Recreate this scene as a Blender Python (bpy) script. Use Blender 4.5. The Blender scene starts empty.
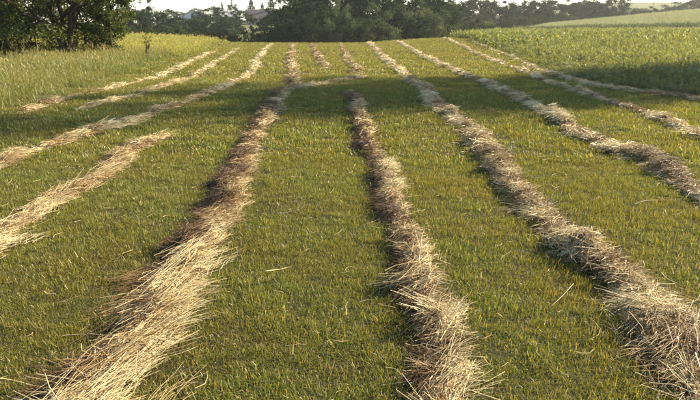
import bpy, math, random
import numpy as np
from mathutils import Vector

# ------------------------------------------------------------------ camera, sky, sun, exposure
S = bpy.context.scene
COL = S.collection
S.render.engine = 'CYCLES'
S.cycles.use_denoising = True
S.cycles.max_bounces = 6
S.cycles.transmission_bounces = 4
S.cycles.transparent_max_bounces = 4
S.cycles.volume_bounces = 0
EYE = 1.6
cam_d = bpy.data.cameras.new('camera')
cam_d.sensor_fit = 'HORIZONTAL'
cam_d.angle = math.radians(60.0)
cam_d.clip_start = 0.05
cam_d.clip_end = 6000
cam = bpy.data.objects.new('camera', cam_d)
cam.location = (0, 0, EYE)
cam.rotation_euler = (math.radians(90 - 16.1), 0, 0)
COL.objects.link(cam)
S.camera = cam

SUN_AZ = 24.0      # degrees forward of due right (+x), towards +y
SUN_EL = 27.0
world = bpy.data.worlds.new('World')
S.world = world
world.use_nodes = True
wn = world.node_tree
for n in list(wn.nodes):
    wn.nodes.remove(n)
wo = wn.nodes.new('ShaderNodeOutputWorld')
bg = wn.nodes.new('ShaderNodeBackground')
sky = wn.nodes.new('ShaderNodeTexSky')
sky.sky_type = 'NISHITA'
sky.sun_disc = False
sky.sun_elevation = math.radians(SUN_EL)
sky.sun_rotation = math.radians(90 - SUN_AZ)
sky.air_density = 1.0
sky.dust_density = 0.4
sky.ozone_density = 1.0
bg.inputs['Strength'].default_value = 0.08
wn.links.new(sky.outputs[0], bg.inputs[0])
wn.links.new(bg.outputs[0], wo.inputs[0])

sun_d = bpy.data.lights.new('sun', 'SUN')
sun_d.energy = 5.0
sun_d.angle = math.radians(1.0)
sun_d.color = (1.0, 0.845, 0.60)
sun = bpy.data.objects.new('sun', sun_d)
a, e = math.radians(SUN_AZ), math.radians(SUN_EL)
SUNV = Vector((math.cos(a) * math.cos(e), math.sin(a) * math.cos(e), math.sin(e)))
sun.rotation_euler = SUNV.to_track_quat('Z', 'Y').to_euler()
sun.location = (30, 15, 30)
COL.objects.link(sun)

S.view_settings.view_transform = 'Standard'
S.view_settings.look = 'None'
S.view_settings.gamma = 1.0
S.view_settings.exposure = 1.9

# ------------------------------------------------------------------ helpers
rng = np.random.default_rng(11)


def sstep(a, b, x):
    t = np.clip((np.asarray(x, float) - a) / (b - a), 0, 1)
    return t * t * (3 - 2 * t)


def tag(o, label=None, cat=None, group=None, kind=None):
    if label: o['label'] = label
    if cat: o['category'] = cat
    if group: o['group'] = group
    if kind: o['kind'] = kind
    return o


def link(o, parent=None):
    COL.objects.link(o)
    if parent is not None:
        o.parent = parent
    return o


def empty(name, loc):
    o = bpy.data.objects.new(name, None)
    o.empty_display_size = 0.2
    o.location = loc
    return link(o)


def raw_mesh(name, V, Q, mat, attrs=None, smooth=False):
    """V (n,3), Q (m,3 or 4) int -> mesh, with float point attributes."""
    V = np.asarray(V, np.float32)
    Q = np.asarray(Q, np.int32)
    k = Q.shape[1]
    me = bpy.data.meshes.new(name)
    me.vertices.add(len(V))
    me.vertices.foreach_set('co', V.ravel())
    me.loops.add(Q.size)
    me.loops.foreach_set('vertex_index', Q.ravel())
    me.polygons.add(len(Q))
    me.polygons.foreach_set('loop_start', np.arange(0, Q.size, k, dtype=np.int32))
    me.polygons.foreach_set('loop_total', np.full(len(Q), k, dtype=np.int32))
    if smooth:
        me.polygons.foreach_set('use_smooth', np.ones(len(Q), dtype=bool))
    me.update(calc_edges=True)
    if attrs:
        for an, av in attrs.items():
            at = me.attributes.new(an, 'FLOAT', 'POINT')
            at.data.foreach_set('value', np.asarray(av, np.float32))
    me.materials.append(mat)
    return me


def mobj(name, me, parent=None, loc=None):
    o = bpy.data.objects.new(name, me)
    if loc is not None:
        o.location = loc
    return link(o, parent)


def snoise(x, y, s, seed=0):
    """cheap smooth value noise, vectorised, range about -1..1"""
    x = np.asarray(x, float) / s + seed * 17.31
    y = np.asarray(y, float) / s - seed * 9.77
    xi, yi = np.floor(x), np.floor(y)
    fx, fy = x - xi, y - yi
    fx, fy = fx * fx * (3 - 2 * fx), fy * fy * (3 - 2 * fy)

    def h(i, j):
        v = np.sin(i * 127.1 + j * 311.7 + seed * 74.7) * 43758.5453
        return (v - np.floor(v)) * 2 - 1
    return ((h(xi, yi) * (1 - fx) + h(xi + 1, yi) * fx) * (1 - fy)
            + (h(xi, yi + 1) * (1 - fx) + h(xi + 1, yi + 1) * fx) * fy)


# ------------------------------------------------------------------ materials
def new_mat(name):
    m = bpy.data.materials.new(name)
    m.use_nodes = True
    nt = m.node_tree
    for n in list(nt.nodes):
        nt.nodes.remove(n)
    return m, nt, nt.nodes.new('ShaderNodeOutputMaterial')


def ramp(nt, fac, stops):
    r = nt.nodes.new('ShaderNodeValToRGB')
    el = r.color_ramp.elements
    while len(el) < len(stops):
        el.new(0.5)
    for q, (p, c) in zip(el, stops):
        q.position = p
        q.color = (*c, 1)
    nt.links.new(fac, r.inputs[0])
    return r.outputs[0]


def attr(nt, name):
    n = nt.nodes.new('ShaderNodeAttribute')
    n.attribute_name = name
    return n.outputs['Fac']


def noise(nt, scale, detail=3, coord='pos', rough=0.55):
    t = nt.nodes.new('ShaderNodeTexNoise')
    t.inputs['Scale'].default_value = scale
    t.inputs['Detail'].default_value = detail
    t.inputs['Roughness'].default_value = rough
    if coord == 'pos':
        g = nt.nodes.new('ShaderNodeNewGeometry')
        nt.links.new(g.outputs['Position'], t.inputs['Vector'])
    else:
        g = nt.nodes.new('ShaderNodeTexCoord')
        nt.links.new(g.outputs['Object'], t.inputs['Vector'])
    return t.outputs['Fac']


def math_n(nt, op, a, b):
    n = nt.nodes.new('ShaderNodeMath')
    n.operation = op
    for i, v in enumerate((a, b)):
        if isinstance(v, (int, float)):
            n.inputs[i].default_value = v
        else:
            nt.links.new(v, n.inputs[i])
    return n.outputs[0]


def mixc(nt, fac, a, b, mode='MIX'):
    n = nt.nodes.new('ShaderNodeMix')
    n.data_type = 'RGBA'
    n.blend_type = mode
    if isinstance(fac, (int, float)):
        n.inputs[0].default_value = fac
    else:
        nt.links.new(fac, n.inputs[0])
    for i, v in ((6, a), (7, b)):
        if isinstance(v, tuple):
            n.inputs[i].default_value = (*v, 1)
        else:
            nt.links.new(v, n.inputs[i])
    return n.outputs[2]


def leafy(name, stops, patch=None, trans=0.35, gloss=0.06, patch_scale=0.35, objvar=0.0, tcol=(1.15, 1.05, 0.55)):
    """blade / leaf material: per-leaf tone + patches over the place, thin and translucent"""
    m, nt, out = new_mat(name)
    col = ramp(nt, attr(nt, 'rnd'), stops)
    if patch:
        f = ramp(nt, noise(nt, patch_scale, 3), [(0.40, (0, 0, 0)), (0.62, (1, 1, 1))])
        col = mixc(nt, math_n(nt, 'MULTIPLY', f, patch[1]), col, patch[0])
    if objvar:
        oi = nt.nodes.new('ShaderNodeObjectInfo')
        hs = nt.nodes.new('ShaderNodeHueSaturation')
        v = math_n(nt, 'ADD', math_n(nt, 'MULTIPLY', oi.outputs['Random'], objvar), 1 - objvar / 2)
        nt.links.new(v, hs.inputs['Value'])
        hv = math_n(nt, 'ADD', math_n(nt, 'MULTIPLY', oi.outputs['Random'], -0.035), 0.5175)
        nt.links.new(hv, hs.inputs['Hue'])
        nt.links.new(col, hs.inputs['Color'])
        col = hs.outputs[0]
    d = nt.nodes.new('ShaderNodeBsdfDiffuse')
    t = nt.nodes.new('ShaderNodeBsdfTranslucent')
    nt.links.new(col, d.inputs[0])
    nt.links.new(mixc(nt, 1.0, col, tcol, 'MULTIPLY'), t.inputs[0])
    mx = nt.nodes.new('ShaderNodeMixShader')
    mx.inputs[0].default_value = trans
    nt.links.new(d.outputs[0], mx.inputs[1])
    nt.links.new(t.outputs[0], mx.inputs[2])
    sh = mx.outputs[0]
    if gloss:
        g = nt.nodes.new('ShaderNodeBsdfGlossy')
        g.inputs['Roughness'].default_value = 0.42
        g.inputs['Color'].default_value = (0.9, 0.9, 0.85, 1)
        m2 = nt.nodes.new('ShaderNodeMixShader')
        m2.inputs[0].default_value = gloss
        nt.links.new(sh, m2.inputs[1])
        nt.links.new(g.outputs[0], m2.inputs[2])
        sh = m2.outputs[0]
    nt.links.new(sh, out.inputs[0])
    return m


def earthy(name, stops, scale, detail=5, bump=0.0, bscale=60, second=None):
    m, nt, out = new_mat(name)
    col = ramp(nt, noise(nt, scale, detail, rough=0.65), stops)
    if second:
        f = ramp(nt, noise(nt, second[1], 4), [(0.42, (0, 0, 0)), (0.6, (1, 1, 1))])
        col = mixc(nt, math_n(nt, 'MULTIPLY', f, second[2]), col, second[0])
    b = nt.nodes.new('ShaderNodeBsdfPrincipled')
    b.inputs['Roughness'].default_value = 0.95
    b.inputs['Specular IOR Level'].default_value = 0.1
    nt.links.new(col, b.inputs['Base Color'])
    if bump:
        bn = nt.nodes.new('ShaderNodeBump')
        bn.inputs['Strength'].default_value = bump
        bn.inputs['Distance'].default_value = 0.03
        nt.links.new(noise(nt, bscale, 4), bn.inputs['Height'])
        nt.links.new(bn.outputs[0], b.inputs['Normal'])
    nt.links.new(b.outputs[0], out.inputs[0])
    return m


M = {}
M['soil'] = earthy('thatch_and_soil', [(0.3, (0.022, 0.018, 0.008)), (0.55, (0.05, 0.042, 0.015)), (0.75, (0.10, 0.08, 0.03))], 14, 7, 1.0, 60,
                   second=((0.045, 0.055, 0.012), 0.4, 0.6))
M['verge_soil'] = earthy('verge_ground', [(0.3, (0.06, 0.06, 0.02)), (0.7, (0.15, 0.14, 0.05))], 3, 5, 0.4, 20)
M['crop_soil'] = earthy('crop_ground', [(0.3, (0.04, 0.05, 0.02)), (0.7, (0.09, 0.10, 0.035))], 3, 5, 0.4, 20)
M['pale_soil'] = earthy('ripening_field_ground', [(0.3, (0.20, 0.20, 0.12)), (0.7, (0.30, 0.29, 0.18))], 0.6, 5)
M['terrain'] = earthy('far_ground', [(0.3, (0.07, 0.085, 0.03)), (0.7, (0.15, 0.155, 0.06))], 0.05, 6)
M['lawn'] = earthy('far_lawn', [(0.3, (0.16, 0.19, 0.08)), (0.7, (0.24, 0.25, 0.12))], 0.1, 4)

M['grass'] = leafy('mown_grass',
                   [(0.0, (0.062, 0.108, 0.008)), (0.35, (0.112, 0.160, 0.013)), (0.68, (0.19, 0.20, 0.024)),
                    (0.85, (0.22, 0.195, 0.05)), (1.0, (0.44, 0.37, 0.18))],
                   patch=((0.195, 0.16, 0.027), 0.58), trans=0.45, gloss=0.03, patch_scale=0.9)
M['tall_grass'] = leafy('unmown_grass',
                        [(0.0, (0.075, 0.12, 0.02)), (0.5, (0.14, 0.18, 0.038)), (0.8, (0.21, 0.22, 0.06)), (1.0, (0.34, 0.28, 0.13))],
                        patch=((0.20, 0.19, 0.055), 0.7), trans=0.42, gloss=0.03, patch_scale=0.2)
M['hill_grass'] = leafy('dry_hill_grass', [(0.0, (0.20, 0.23, 0.06)), (0.5, (0.28, 0.29, 0.09)), (1.0, (0.40, 0.37, 0.15))], trans=0.42, gloss=0.0)
M['crop_leaf'] = leafy('crop_leaves',
                       [(0.0, (0.11, 0.145, 0.04)), (0.5, (0.18, 0.21, 0.07)), (0.85, (0.25, 0.27, 0.11)), (1.0, (0.30, 0.27, 0.12))],
                       patch=((0.19, 0.19, 0.075), 0.4), trans=0.42, gloss=0.02, patch_scale=0.15)
M['pale_crop'] = leafy('ripening_cereal', [(0.0, (0.20, 0.225, 0.14)), (1.0, (0.34, 0.36, 0.26))], trans=0.35, gloss=0.0)
M['border_crop'] = leafy('dark_crop_border', [(0.0, (0.06, 0.085, 0.03)), (1.0, (0.12, 0.145, 0.055))], trans=0.3, gloss=0.03)
M['leaf_near'] = leafy('hedgerow_leaves', [(0.0, (0.032, 0.050, 0.012)), (0.6, (0.080, 0.105, 0.022)), (1.0, (0.17, 0.175, 0.05))],
                       trans=0.3, gloss=0.012, objvar=0.3)
M['leaf_dark'] = leafy('broadleaf_leaves', [(0.0, (0.015, 0.030, 0.012)), (0.6, (0.030, 0.052, 0.02)), (1.0, (0.055, 0.078, 0.032))],
                       trans=0.2, gloss=0.0, objvar=0.5)
M['leaf_willow'] = leafy('willow_leaves', [(0.0, (0.055, 0.075, 0.035)), (0.6, (0.10, 0.125, 0.06)), (1.0, (0.17, 0.19, 0.10))],
                         trans=0.2, gloss=0.0, objvar=0.35)
M['leaf_bush'] = leafy('hedge_leaves', [(0.0, (0.020, 0.033, 0.013)), (0.6, (0.040, 0.055, 0.020)), (1.0, (0.075, 0.078, 0.032))],
                       trans=0.2, gloss=0.0, objvar=0.5)
M['needle'] = leafy('spruce_needles', [(0.0, (0.018, 0.03, 0.015)), (1.0, (0.05, 0.07, 0.032))], trans=0.12, gloss=0.03, objvar=0.3)
M['bark'] = earthy('bark', [(0.3, (0.022, 0.015, 0.010)), (0.7, (0.075, 0.055, 0.038))], 14, 5, 0.8, 30)


def straw_mat():
    m, nt, out = new_mat('dry_straw')
    col = ramp(nt, attr(nt, 'tone'), [(0.0, (0.06, 0.034, 0.018)), (0.3, (0.155, 0.088, 0.034)), (0.6, (0.35, 0.245, 0.105)),
                                      (0.82, (0.51, 0.405, 0.20)), (1.0, (0.68, 0.58, 0.34))])
    d = nt.nodes.new('ShaderNodeBsdfPrincipled')
    d.inputs['Roughness'].default_value = 0.5
    d.inputs['Specular IOR Level'].default_value = 0.35
    nt.links.new(col, d.inputs['Base Color'])
    t = nt.nodes.new('ShaderNodeBsdfTranslucent')
    nt.links.new(col, t.inputs[0])
    mx = nt.nodes.new('ShaderNodeMixShader')
    mx.inputs[0].default_value = 0.15
    nt.links.new(d.outputs[0], mx.inputs[1])
    nt.links.new(t.outputs[0], mx.inputs[2])
    nt.links.new(mx.outputs[0], out.inputs[0])
    return m


M['straw'] = straw_mat()
M['hay'] = earthy('matted_hay', [(0.3, (0.06, 0.038, 0.022)), (0.55, (0.14, 0.092, 0.052)), (0.75, (0.26, 0.18, 0.10))], 30, 7, 1.0, 70)
M['plaster'] = earthy('pale_plaster', [(0.3, (0.62, 0.61, 0.58)), (0.7, (0.72, 0.71, 0.68))], 0.8, 4)
M['plaster_grey'] = earthy('grey_plaster', [(0.3, (0.33, 0.32, 0.30)), (0.7, (0.42, 0.40, 0.38))], 0.8, 4)
M['roof_grey'] = earthy('grey_roofing', [(0.3, (0.24, 0.24, 0.24)), (0.7, (0.34, 0.34, 0.33))], 2, 4)
M['roof_dark'] = earthy('dark_roof_tiles', [(0.3, (0.07, 0.06, 0.055)), (0.7, (0.11, 0.095, 0.09))], 2, 4)
M['glass'] = earthy('window_glass', [(0.0, (0.04, 0.045, 0.05)), (1.0, (0.07, 0.075, 0.08))], 2, 2)
M['pole_wood'] = earthy('weathered_pole', [(0.3, (0.10, 0.085, 0.07)), (0.7, (0.17, 0.15, 0.125))], 3, 4)


# ------------------------------------------------------------------ terrain
def crest(u):
    return 55 + 95 * sstep(0.14, 0.33, u)


def T(x, y):
    x = np.asarray(x, float)
    y = np.asarray(y, float)
    yy = np.maximum(y, 1.0)
    u = np.clip(x / yy, -2, 2)
    c = crest(u)
    z = 0.025 * snoise(x, y, 2.3, 1) + 0.05 * snoise(x, y, 7.0, 2) * sstep(8, 20, y)
    z = z + 0.5 * sstep(8, 20, -x) * sstep(30, 58, y)
    z = z + 0.45 * sstep(-1, 9, x) * sstep(26, 54, y)
    z = z + 0.09 * np.clip(x - 35, 0, 95) * sstep(90, 150, y)
    z = z - 5.0 * sstep(c, c + 38, y)
    left = 1 - sstep(-0.05, 0.15, u)
    right = sstep(0.2, 0.42, u)
    z = z + left * 6.5 * sstep(112, 235, y) + right * 11 * sstep(195, 420, y) + (1 - left) * (1 - right) * 5 * sstep(160, 400, y)
    z = z + 0.8 * snoise(x, y, 60, 3) * sstep(120, 220, y)
    z = z - 12 * sstep(600, 2000, np.hypot(x, y))
    return z


def Tz(x, y):
    return float(T(x, y))


VY = [-20, 11, 14, 18.7, 25, 42, 60]
VX = [-6.6, -6.7, -6.75, -7.3, -8.2, -10.1, -12.2]
CY = [-20, 12, 14.2, 17, 23, 45, 66, 160]
CX = [8.8, 8.7, 8.2, 7.25, 7.5, 9.6, 10.7, 40]


def zone(x, y):
    """0 mown, 1 verge, 2 crop, 3 pale field, 4 far terrain, 5 lawn"""
    u = x / np.maximum(y, 1)
    c = crest(u)
    far = y > c + 6
    z = np.zeros(np.shape(x), int)
    z = np.where(x < np.interp(y, VY, VX), 1, z)
    z = np.where(x > np.interp(y, CY, CX), 2, z)
    z = np.where((z == 2) & (y > 112 + 0.15 * (60 - x)), 3, z)
    z = np.where(far, 4, z)
    z = np.where((y < -20) | (np.abs(x) > 170), 4, z)
    z = np.where((y > 128) & (y < 172) & (u > -0.19) & (u < -0.13), 5, z)
    return z


def build_ground():
    # spacing grows with distance from the camera
    ga = np.concatenate([-np.geomspace(2600, 10, 60), np.arange(-9.75, 9.8, 0.25), np.geomspace(10, 2600, 60)])
    gy = np.concatenate([-np.geomspace(2600, 3, 26), np.arange(-2, 24, 0.25), np.arange(24, 66, 1.0), np.arange(66, 260, 3.0), np.geomspace(262, 3000, 40)])
    X, Y = np.meshgrid(ga, gy)
    Z = T(X, Y)
    nx = len(ga)
    V = np.stack([X.ravel(), Y.ravel(), Z.ravel()], 1)
    i, j = np.meshgrid(np.arange(nx - 1), np.arange(len(gy) - 1))
    b = (j * nx + i).ravel()
    Q = np.stack([b, b + 1, b + nx + 1, b + nx], 1)
    cx = V[Q, 0].mean(1)
    cy = V[Q, 1].mean(1)
    zn = zone(cx, cy)
    for k, (nm, mt) in enumerate([('mown_meadow_ground', 'soil'), ('verge_ground', 'verge_soil'), ('crop_field_ground', 'crop_soil'),
                                  ('ripening_field_ground', 'pale_soil'), ('terrain', 'terrain'), ('lawn', 'lawn')]):
        q = Q[zn == k]
        ids, inv = np.unique(q, return_inverse=True)
        me = raw_mesh(nm, V[ids], inv.reshape(q.shape), M[mt], smooth=True)
        tag(mobj(nm, me), kind='structure')


build_ground()

# ------------------------------------------------------------------ windrow lines (metres on the field)
ROWS = {
    'w0': [(-2.58, 3.5), (-2.64, 4.29), (-2.72, 5.07), (-2.73, 5.91), (-2.84, 7.32), (-2.77, 8.84)],
    'w1': [(-1.26, 1.5), (-1.22, 2.2), (-1.16, 2.58), (-1.12, 3.36), (-1.14, 4.31), (-1.19, 5.54), (-1.3, 7.32), (-1.4, 9.55), (-1.57, 12.21), (-1.64, 15.24)],
    'w1far': [(-1.49, 15.97), (-1.8, 20.17), (-2.74, 28.79), (-4.54, 49.76), (-5.0, 54)],
    'w2': [(0.42, 1.5), (0.44, 2.2), (0.48, 2.58), (0.51, 3.22), (0.51, 4.11), (0.42, 5.38), (0.33, 7.05), (0.22, 9.55), (0.1, 12.68), (0.02, 15.24)],
    'cross': [(-1.57, 15.8), (-0.72, 17.68), (0.46, 20.17)],
    'c': [(-0.89, 24.02), (-1.62, 32.45), (-3.03, 49.76), (-3.3, 54)],
    'd': [(0.35, 21.5), (-0.1, 28), (-0.21, 32.45), (-0.61, 47.47), (-0.8, 54)],
    'w3': [(1.72, 1.5), (1.71, 2.46), (1.75, 3.22), (1.74, 4.11), (1.71, 5.38), (1.79, 7.62), (1.79, 9.65), (1.77, 11.91), (1.96, 16.5), (1.84, 21.01), (1.72, 30.51), (1.67, 47.47), (1.65, 55)],
    'w4': [(3.2, 3.6), (3.25, 4.79), (3.43, 5.72), (3.62, 6.79), (3.51, 7.5), (3.48, 8.68), (3.64, 10.84), (3.82, 14.14), (3.92, 19.02), (3.87, 25.21), (3.81, 32.45), (3.98, 49.76), (4.0, 55)],
    'w5': [(5.1, 6.5), (5.2, 7.95), (5.3, 9.09), (5.29, 9.65), (5.61, 11.62), (5.59, 13.37), (5.76, 16.5), (6.38, 22.93), (6.95, 33.52), (8.37, 56)],
    'w6': [(7.93, 11.5), (7.68, 13.37), (6.75, 15.97), (6.9, 21.93), (8.2, 31.45), (9.2, 47)],
    'la': [(-4.10, 6.7), (-4.08, 7.27), (-4.1, 8.45), (-3.85, 9.46), (-3.63, 10.6), (-3.54, 12.36), (-3.38, 14.78), (-3.4, 19.02), (-3.45, 22.42), (-4.24, 27.99), (-6.16, 47.47), (-6.8, 54)],
    'l3': [(-5.27, 11.9), (-5.24, 13.02), (-5.07, 14.14), (-5.06, 16.78), (-5.0, 19.02), (-6.15, 29.62), (-7.99, 45.38)],
    'l4': [(-6.2, 11.4), (-6.27, 12.06), (-6.38, 13.75), (-6.27, 15.24), (-6.28, 17.37), (-6.16, 19.77), (-6.93, 26.53), (-8.2, 38)],
}
HALFW = {'w0': 0.105, 'w1': 0.135, 'w2': 0.085, 'w3': 0.135, 'w4': 0.12, 'w5': 0.11, 'w6': 0.09, 'cross': 0.15, 'la': 0.10, 'l3': 0.08, 'l4': 0.095, 'w1far': 0.16, 'c': 0.16, 'd': 0.15}


def resample(pts, ds):
    P = np.array(pts, float)
    s = np.concatenate([[0], np.cumsum(np.hypot(*np.diff(P, axis=0).T))])
    n = max(3, int(s[-1] / ds) + 1)
    q = np.linspace(0, s[-1], n)
    out = np.stack([np.interp(q, s, P[:, 0]), np.interp(q, s, P[:, 1])], 1)
    k = np.array([1, 2, 3, 2, 1.0])
    k /= k.sum()
    for _ in range(2):
        pad = np.pad(out, ((2, 2), (0, 0)), 'edge')
        sm = np.stack([np.convolve(pad[:, 0], k, 'valid'), np.convolve(pad[:, 1], k, 'valid')], 1)
        sm[0], sm[-1] = out[0], out[-1]
        out = sm
    return q, out


ROWDENSE = {k: resample(v, 0.25)[1] for k, v in ROWS.items()}


def row_dist(x, y):
    """distance to the nearest windrow centre line divided by that row's half width"""
    best = np.full(len(x), 9e9)
    for k, P in ROWDENSE.items():
        if k in ('w1', 'w2'):
            P = P - np.array([0.05, 0])
        lo, hi = P.min(0) - 1, P.max(0) + 1
        sel = np.where((x > lo[0]) & (x < hi[0]) & (y > lo[1]) & (y < hi[1]))[0]
        for c in range(0, len(sel), 20000):
            s = sel[c:c + 20000]
            d = np.sqrt(((x[s][:, None] - P[None, :, 0]) ** 2 + (y[s][:, None] - P[None, :, 1]) ** 2).min(1))
            best[s] = np.minimum(best[s], d / (HALFW.get(k, 0.2) + (0.05 if k in ('w1', 'w2') else 0)))
    return best


# ------------------------------------------------------------------ stuff: instanced clumps
def blades(n, R, hmin, hmax, w, lean, bend, segs, r, rnd_fn=None, base_xy=None, blunt=False):
    """ribbon blades in a disc of radius R"""
    ang = r.uniform(0, 2 * np.pi, n)
    rad = R * np.sqrt(r.uniform(0, 1, n))
    bx, by = rad * np.cos(ang), rad * np.sin(ang)
    if base_xy is not None:
        bx, by = base_xy
    L = r.uniform(hmin, hmax, n)
    hd = r.uniform(0, 2 * np.pi, n)
    ln = np.abs(r.normal(0, lean, n))
    bd = np.abs(r.normal(0, bend, n))
    fc = hd + r.normal(0, 0.6, n) + np.pi / 2
    ww = w * r.uniform(0.6, 1.3, n)
    t = np.linspace(0, 1, segs + 1)
    horiz = (ln[:, None] * t + bd[:, None] * t ** 2) * L[:, None]
    up = np.sqrt(np.clip(1 - ln ** 2 * 0.5, 0.2, 1))[:, None] * L[:, None] * (t - 0.35 * np.clip(bd, 0, 1.2)[:, None] * t ** 2)
    cx = bx[:, None] + np.cos(hd)[:, None] * horiz
    cy = by[:, None] + np.sin(hd)[:, None] * horiz
    prof = 1 - 0.45 * t if blunt else np.maximum(1 - t ** 2.2, 0.06)
    sx = np.cos(fc)[:, None] * ww[:, None] * prof / 2
    sy = np.sin(fc)[:, None] * ww[:, None] * prof / 2
    A = np.stack([cx - sx, cy - sy, up - 0.01], -1)
    B = np.stack([cx + sx, cy + sy, up - 0.01], -1)
    V = np.stack([A, B], 2).reshape(-1, 3)
    m = segs + 1
    b0 = (np.arange(n)[:, None] * m + np.arange(segs)[None]).ravel() * 2
    Q = np.stack([b0, b0 + 1, b0 + 3, b0 + 2], 1)
    rv = r.uniform(0, 1, n) if rnd_fn is None else rnd_fn(n)
    return V, Q, np.repeat(rv, m * 2)


def merge(parts):
    Vs, Qs, Rs, o = [], [], [], 0
    for V, Q, Rr in parts:
        Vs.append(V)
        Qs.append(Q + o)
        Rs.append(Rr)
        o += len(V)
    return np.concatenate(Vs), np.concatenate(Qs), np.concatenate(Rs)


def clump_set(name, mat, makers):
    c = bpy.data.collections.new(name)
    for i, mk in enumerate(makers):
        V, Q, Rr = mk
        me = raw_mesh(name, V, Q, mat, {'rnd': Rr})
        c.objects.link(bpy.data.objects.new('%s_%02d' % (name, i), me))
    return c


def scatter(name, coll, nvar, P, rot, scl, vid, label, cat, mat):
    me = bpy.data.meshes.new(name)
    me.vertices.add(len(P))
    me.vertices.foreach_set('co', np.asarray(P, np.float32).ravel())
    for an, ty, av in (('rot', 'FLOAT_VECTOR', rot), ('scl', 'FLOAT_VECTOR', scl), ('vid', 'INT', vid)):
        at = me.attributes.new(an, ty, 'POINT')
        if ty == 'INT':
            at.data.foreach_set('value', np.asarray(av, np.int32))
        else:
            at.data.foreach_set('vector', np.asarray(av, np.float32).ravel())
    me.materials.append(mat)
    o = mobj(name, me)
    tag(o, label, cat, None, 'stuff')
    ng = bpy.data.node_groups.new(name + '_nodes', 'GeometryNodeTree')
    ng.interface.new_socket('Geometry', in_out='INPUT', socket_type='NodeSocketGeometry')
    ng.interface.new_socket('Geometry', in_out='OUTPUT', socket_type='NodeSocketGeometry')
    gi, go = ng.nodes.new('NodeGroupInput'), ng.nodes.new('NodeGroupOutput')
    ci = ng.nodes.new('GeometryNodeCollectionInfo')
    ci.inputs['Collection'].default_value = coll
    ci.inputs['Separate Children'].default_value = True
    ci.inputs['Reset Children'].default_value = True
    ip = ng.nodes.new('GeometryNodeInstanceOnPoints')
    ip.inputs['Pick Instance'].default_value = True

    def na(n, ty):
        k = ng.nodes.new('GeometryNodeInputNamedAttribute')
        k.data_type = ty
        k.inputs[0].default_value = n
        return k.outputs[0]
    er = ng.nodes.new('FunctionNodeEulerToRotation')
    L = ng.links.new
    L(na('rot', 'FLOAT_VECTOR'), er.inputs[0])
    L(gi.outputs[0], ip.inputs['Points'])
    L(ci.outputs[0], ip.inputs['Instance'])
    L(na('vid', 'INT'), ip.inputs['Instance Index'])
    L(er.outputs[0], ip.inputs['Rotation'])
    L(na('scl', 'FLOAT_VECTOR'), ip.inputs['Scale'])
    L(ip.outputs[0], go.inputs[0])
    o.modifiers.new('clumps', 'NODES').node_group = ng
    return o


def pts_in(y0, y1, dens, umax, pad, r, xlim=None):
    """random points in the wedge the camera looks into, with a margin to the sides"""
    xm = umax * y1 + pad
    st = 1 / math.sqrt(dens)
    gx, gy = np.meshgrid(np.arange(-xm, xm, st), np.arange(y0, y1, st))
    x = gx.ravel() + r.uniform(-0.6, 0.6, gx.size) * st
    y = gy.ravel() + r.uniform(-0.6, 0.6, gx.size) * st
    k = np.abs(x) < umax * np.maximum(y, 0) + pad
    return x[k], y[k]


def put(name, coll, nvar, x, y, smin, smax, label, cat, mat, tilt=0.08, zscale=None, vid=None, seed=1):
    r = np.random.default_rng(seed)
    n = len(x)
    P = np.stack([x, y, T(x, y)], 1)
    rot = np.stack([r.normal(0, tilt, n), r.normal(0, tilt, n), r.uniform(0, 2 * np.pi, n)], 1)
    s = r.uniform(smin, smax, n)
    zs = s if zscale is None else s * zscale
    return scatter(name, coll, nvar, P, rot, np.stack([s, s, zs], 1), r.integers(0, nvar, n) if vid is None else vid, label, cat, mat)


def mown_clumps(tagname, nb, R, h0, h1, w, k=6, seed=5, lodged=0.55):
    out = []
    for i in range(k):
        r = np.random.default_rng(seed + i)
        dry = 0.04 + 0.05 * i
        tone = lambda n: np.where(r.uniform(0, 1, n) < dry, r.uniform(0.8, 1.0, n), r.uniform(0, 0.78, n))
        # leaves, plus a few stiff pale cut stems
        a_ = blades(nb, R, h0, h1, w, 0.22, 0.25, 2, r, tone, blunt=True)
        b_ = blades(max(3, nb // 10), R, h0 * 1.3, h1 * 1.35, w * 1.0, 0.22, 0.08, 1, r, lambda n: r.uniform(0.88, 1.0, n), blunt=True)
        # lodged dead leaves and clippings low down between the cut stems
        c_ = blades(int(nb * lodged), R * 1.15, h0 * 0.9, h1 * 0.95, w * 0.9, 1.1, 0.5, 2, r,
                    lambda n: np.where(r.uniform(0, 1, n) < 0.45, r.uniform(0.72, 0.92, n), r.uniform(0, 0.6, n)))
        c_[0][:, 2] = c_[0][:, 2] * 0.45 + 0.006
        out.append(merge([a_, b_, c_]))
    return clump_set(tagname, M['grass'], out)


def grass_layer(name, coll, nvar, y0, y1, dens, umax, pad, smin, smax, label, seed):
    r = np.random.default_rng(seed)
    x, y = pts_in(y0, y1, dens, umax, pad, r)
    k = (zone(x, y) == 0)
    x, y = x[k], y[k]
    d = row_dist(x, y)
    k = d > r.uniform(0.75, 1.15, len(x))
    x, y, d = x[k], y[k], d[k]
    tall = 1.0 + 0.22 * snoise(x, y, 0.22, 14) + 0.15 * snoise(x, y, 0.5, 4) + 0.12 * snoise(x, y, 1.7, 5)
    dry_and_glow = 0.36 + 0.5 * sstep(12, 28, y) + 0.3 * (1 - sstep(2.2, 4.2, y)) + 0.35 * snoise(x, y, 1.1, 6) + 0.25 * snoise(x, y, 0.3, 7)  # far term carries the distant sun glow in blade tone; the rest is dryness
    vid = np.clip((dry_and_glow * nvar + r.normal(0, 0.9, len(x))).astype(int), 0, nvar - 1)
    return put(name, coll, nvar, x, y, smin, smax, label, 'grass', M['grass'], 0.10, np.clip(tall, 0.65, 1.6), vid, seed)


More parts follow.
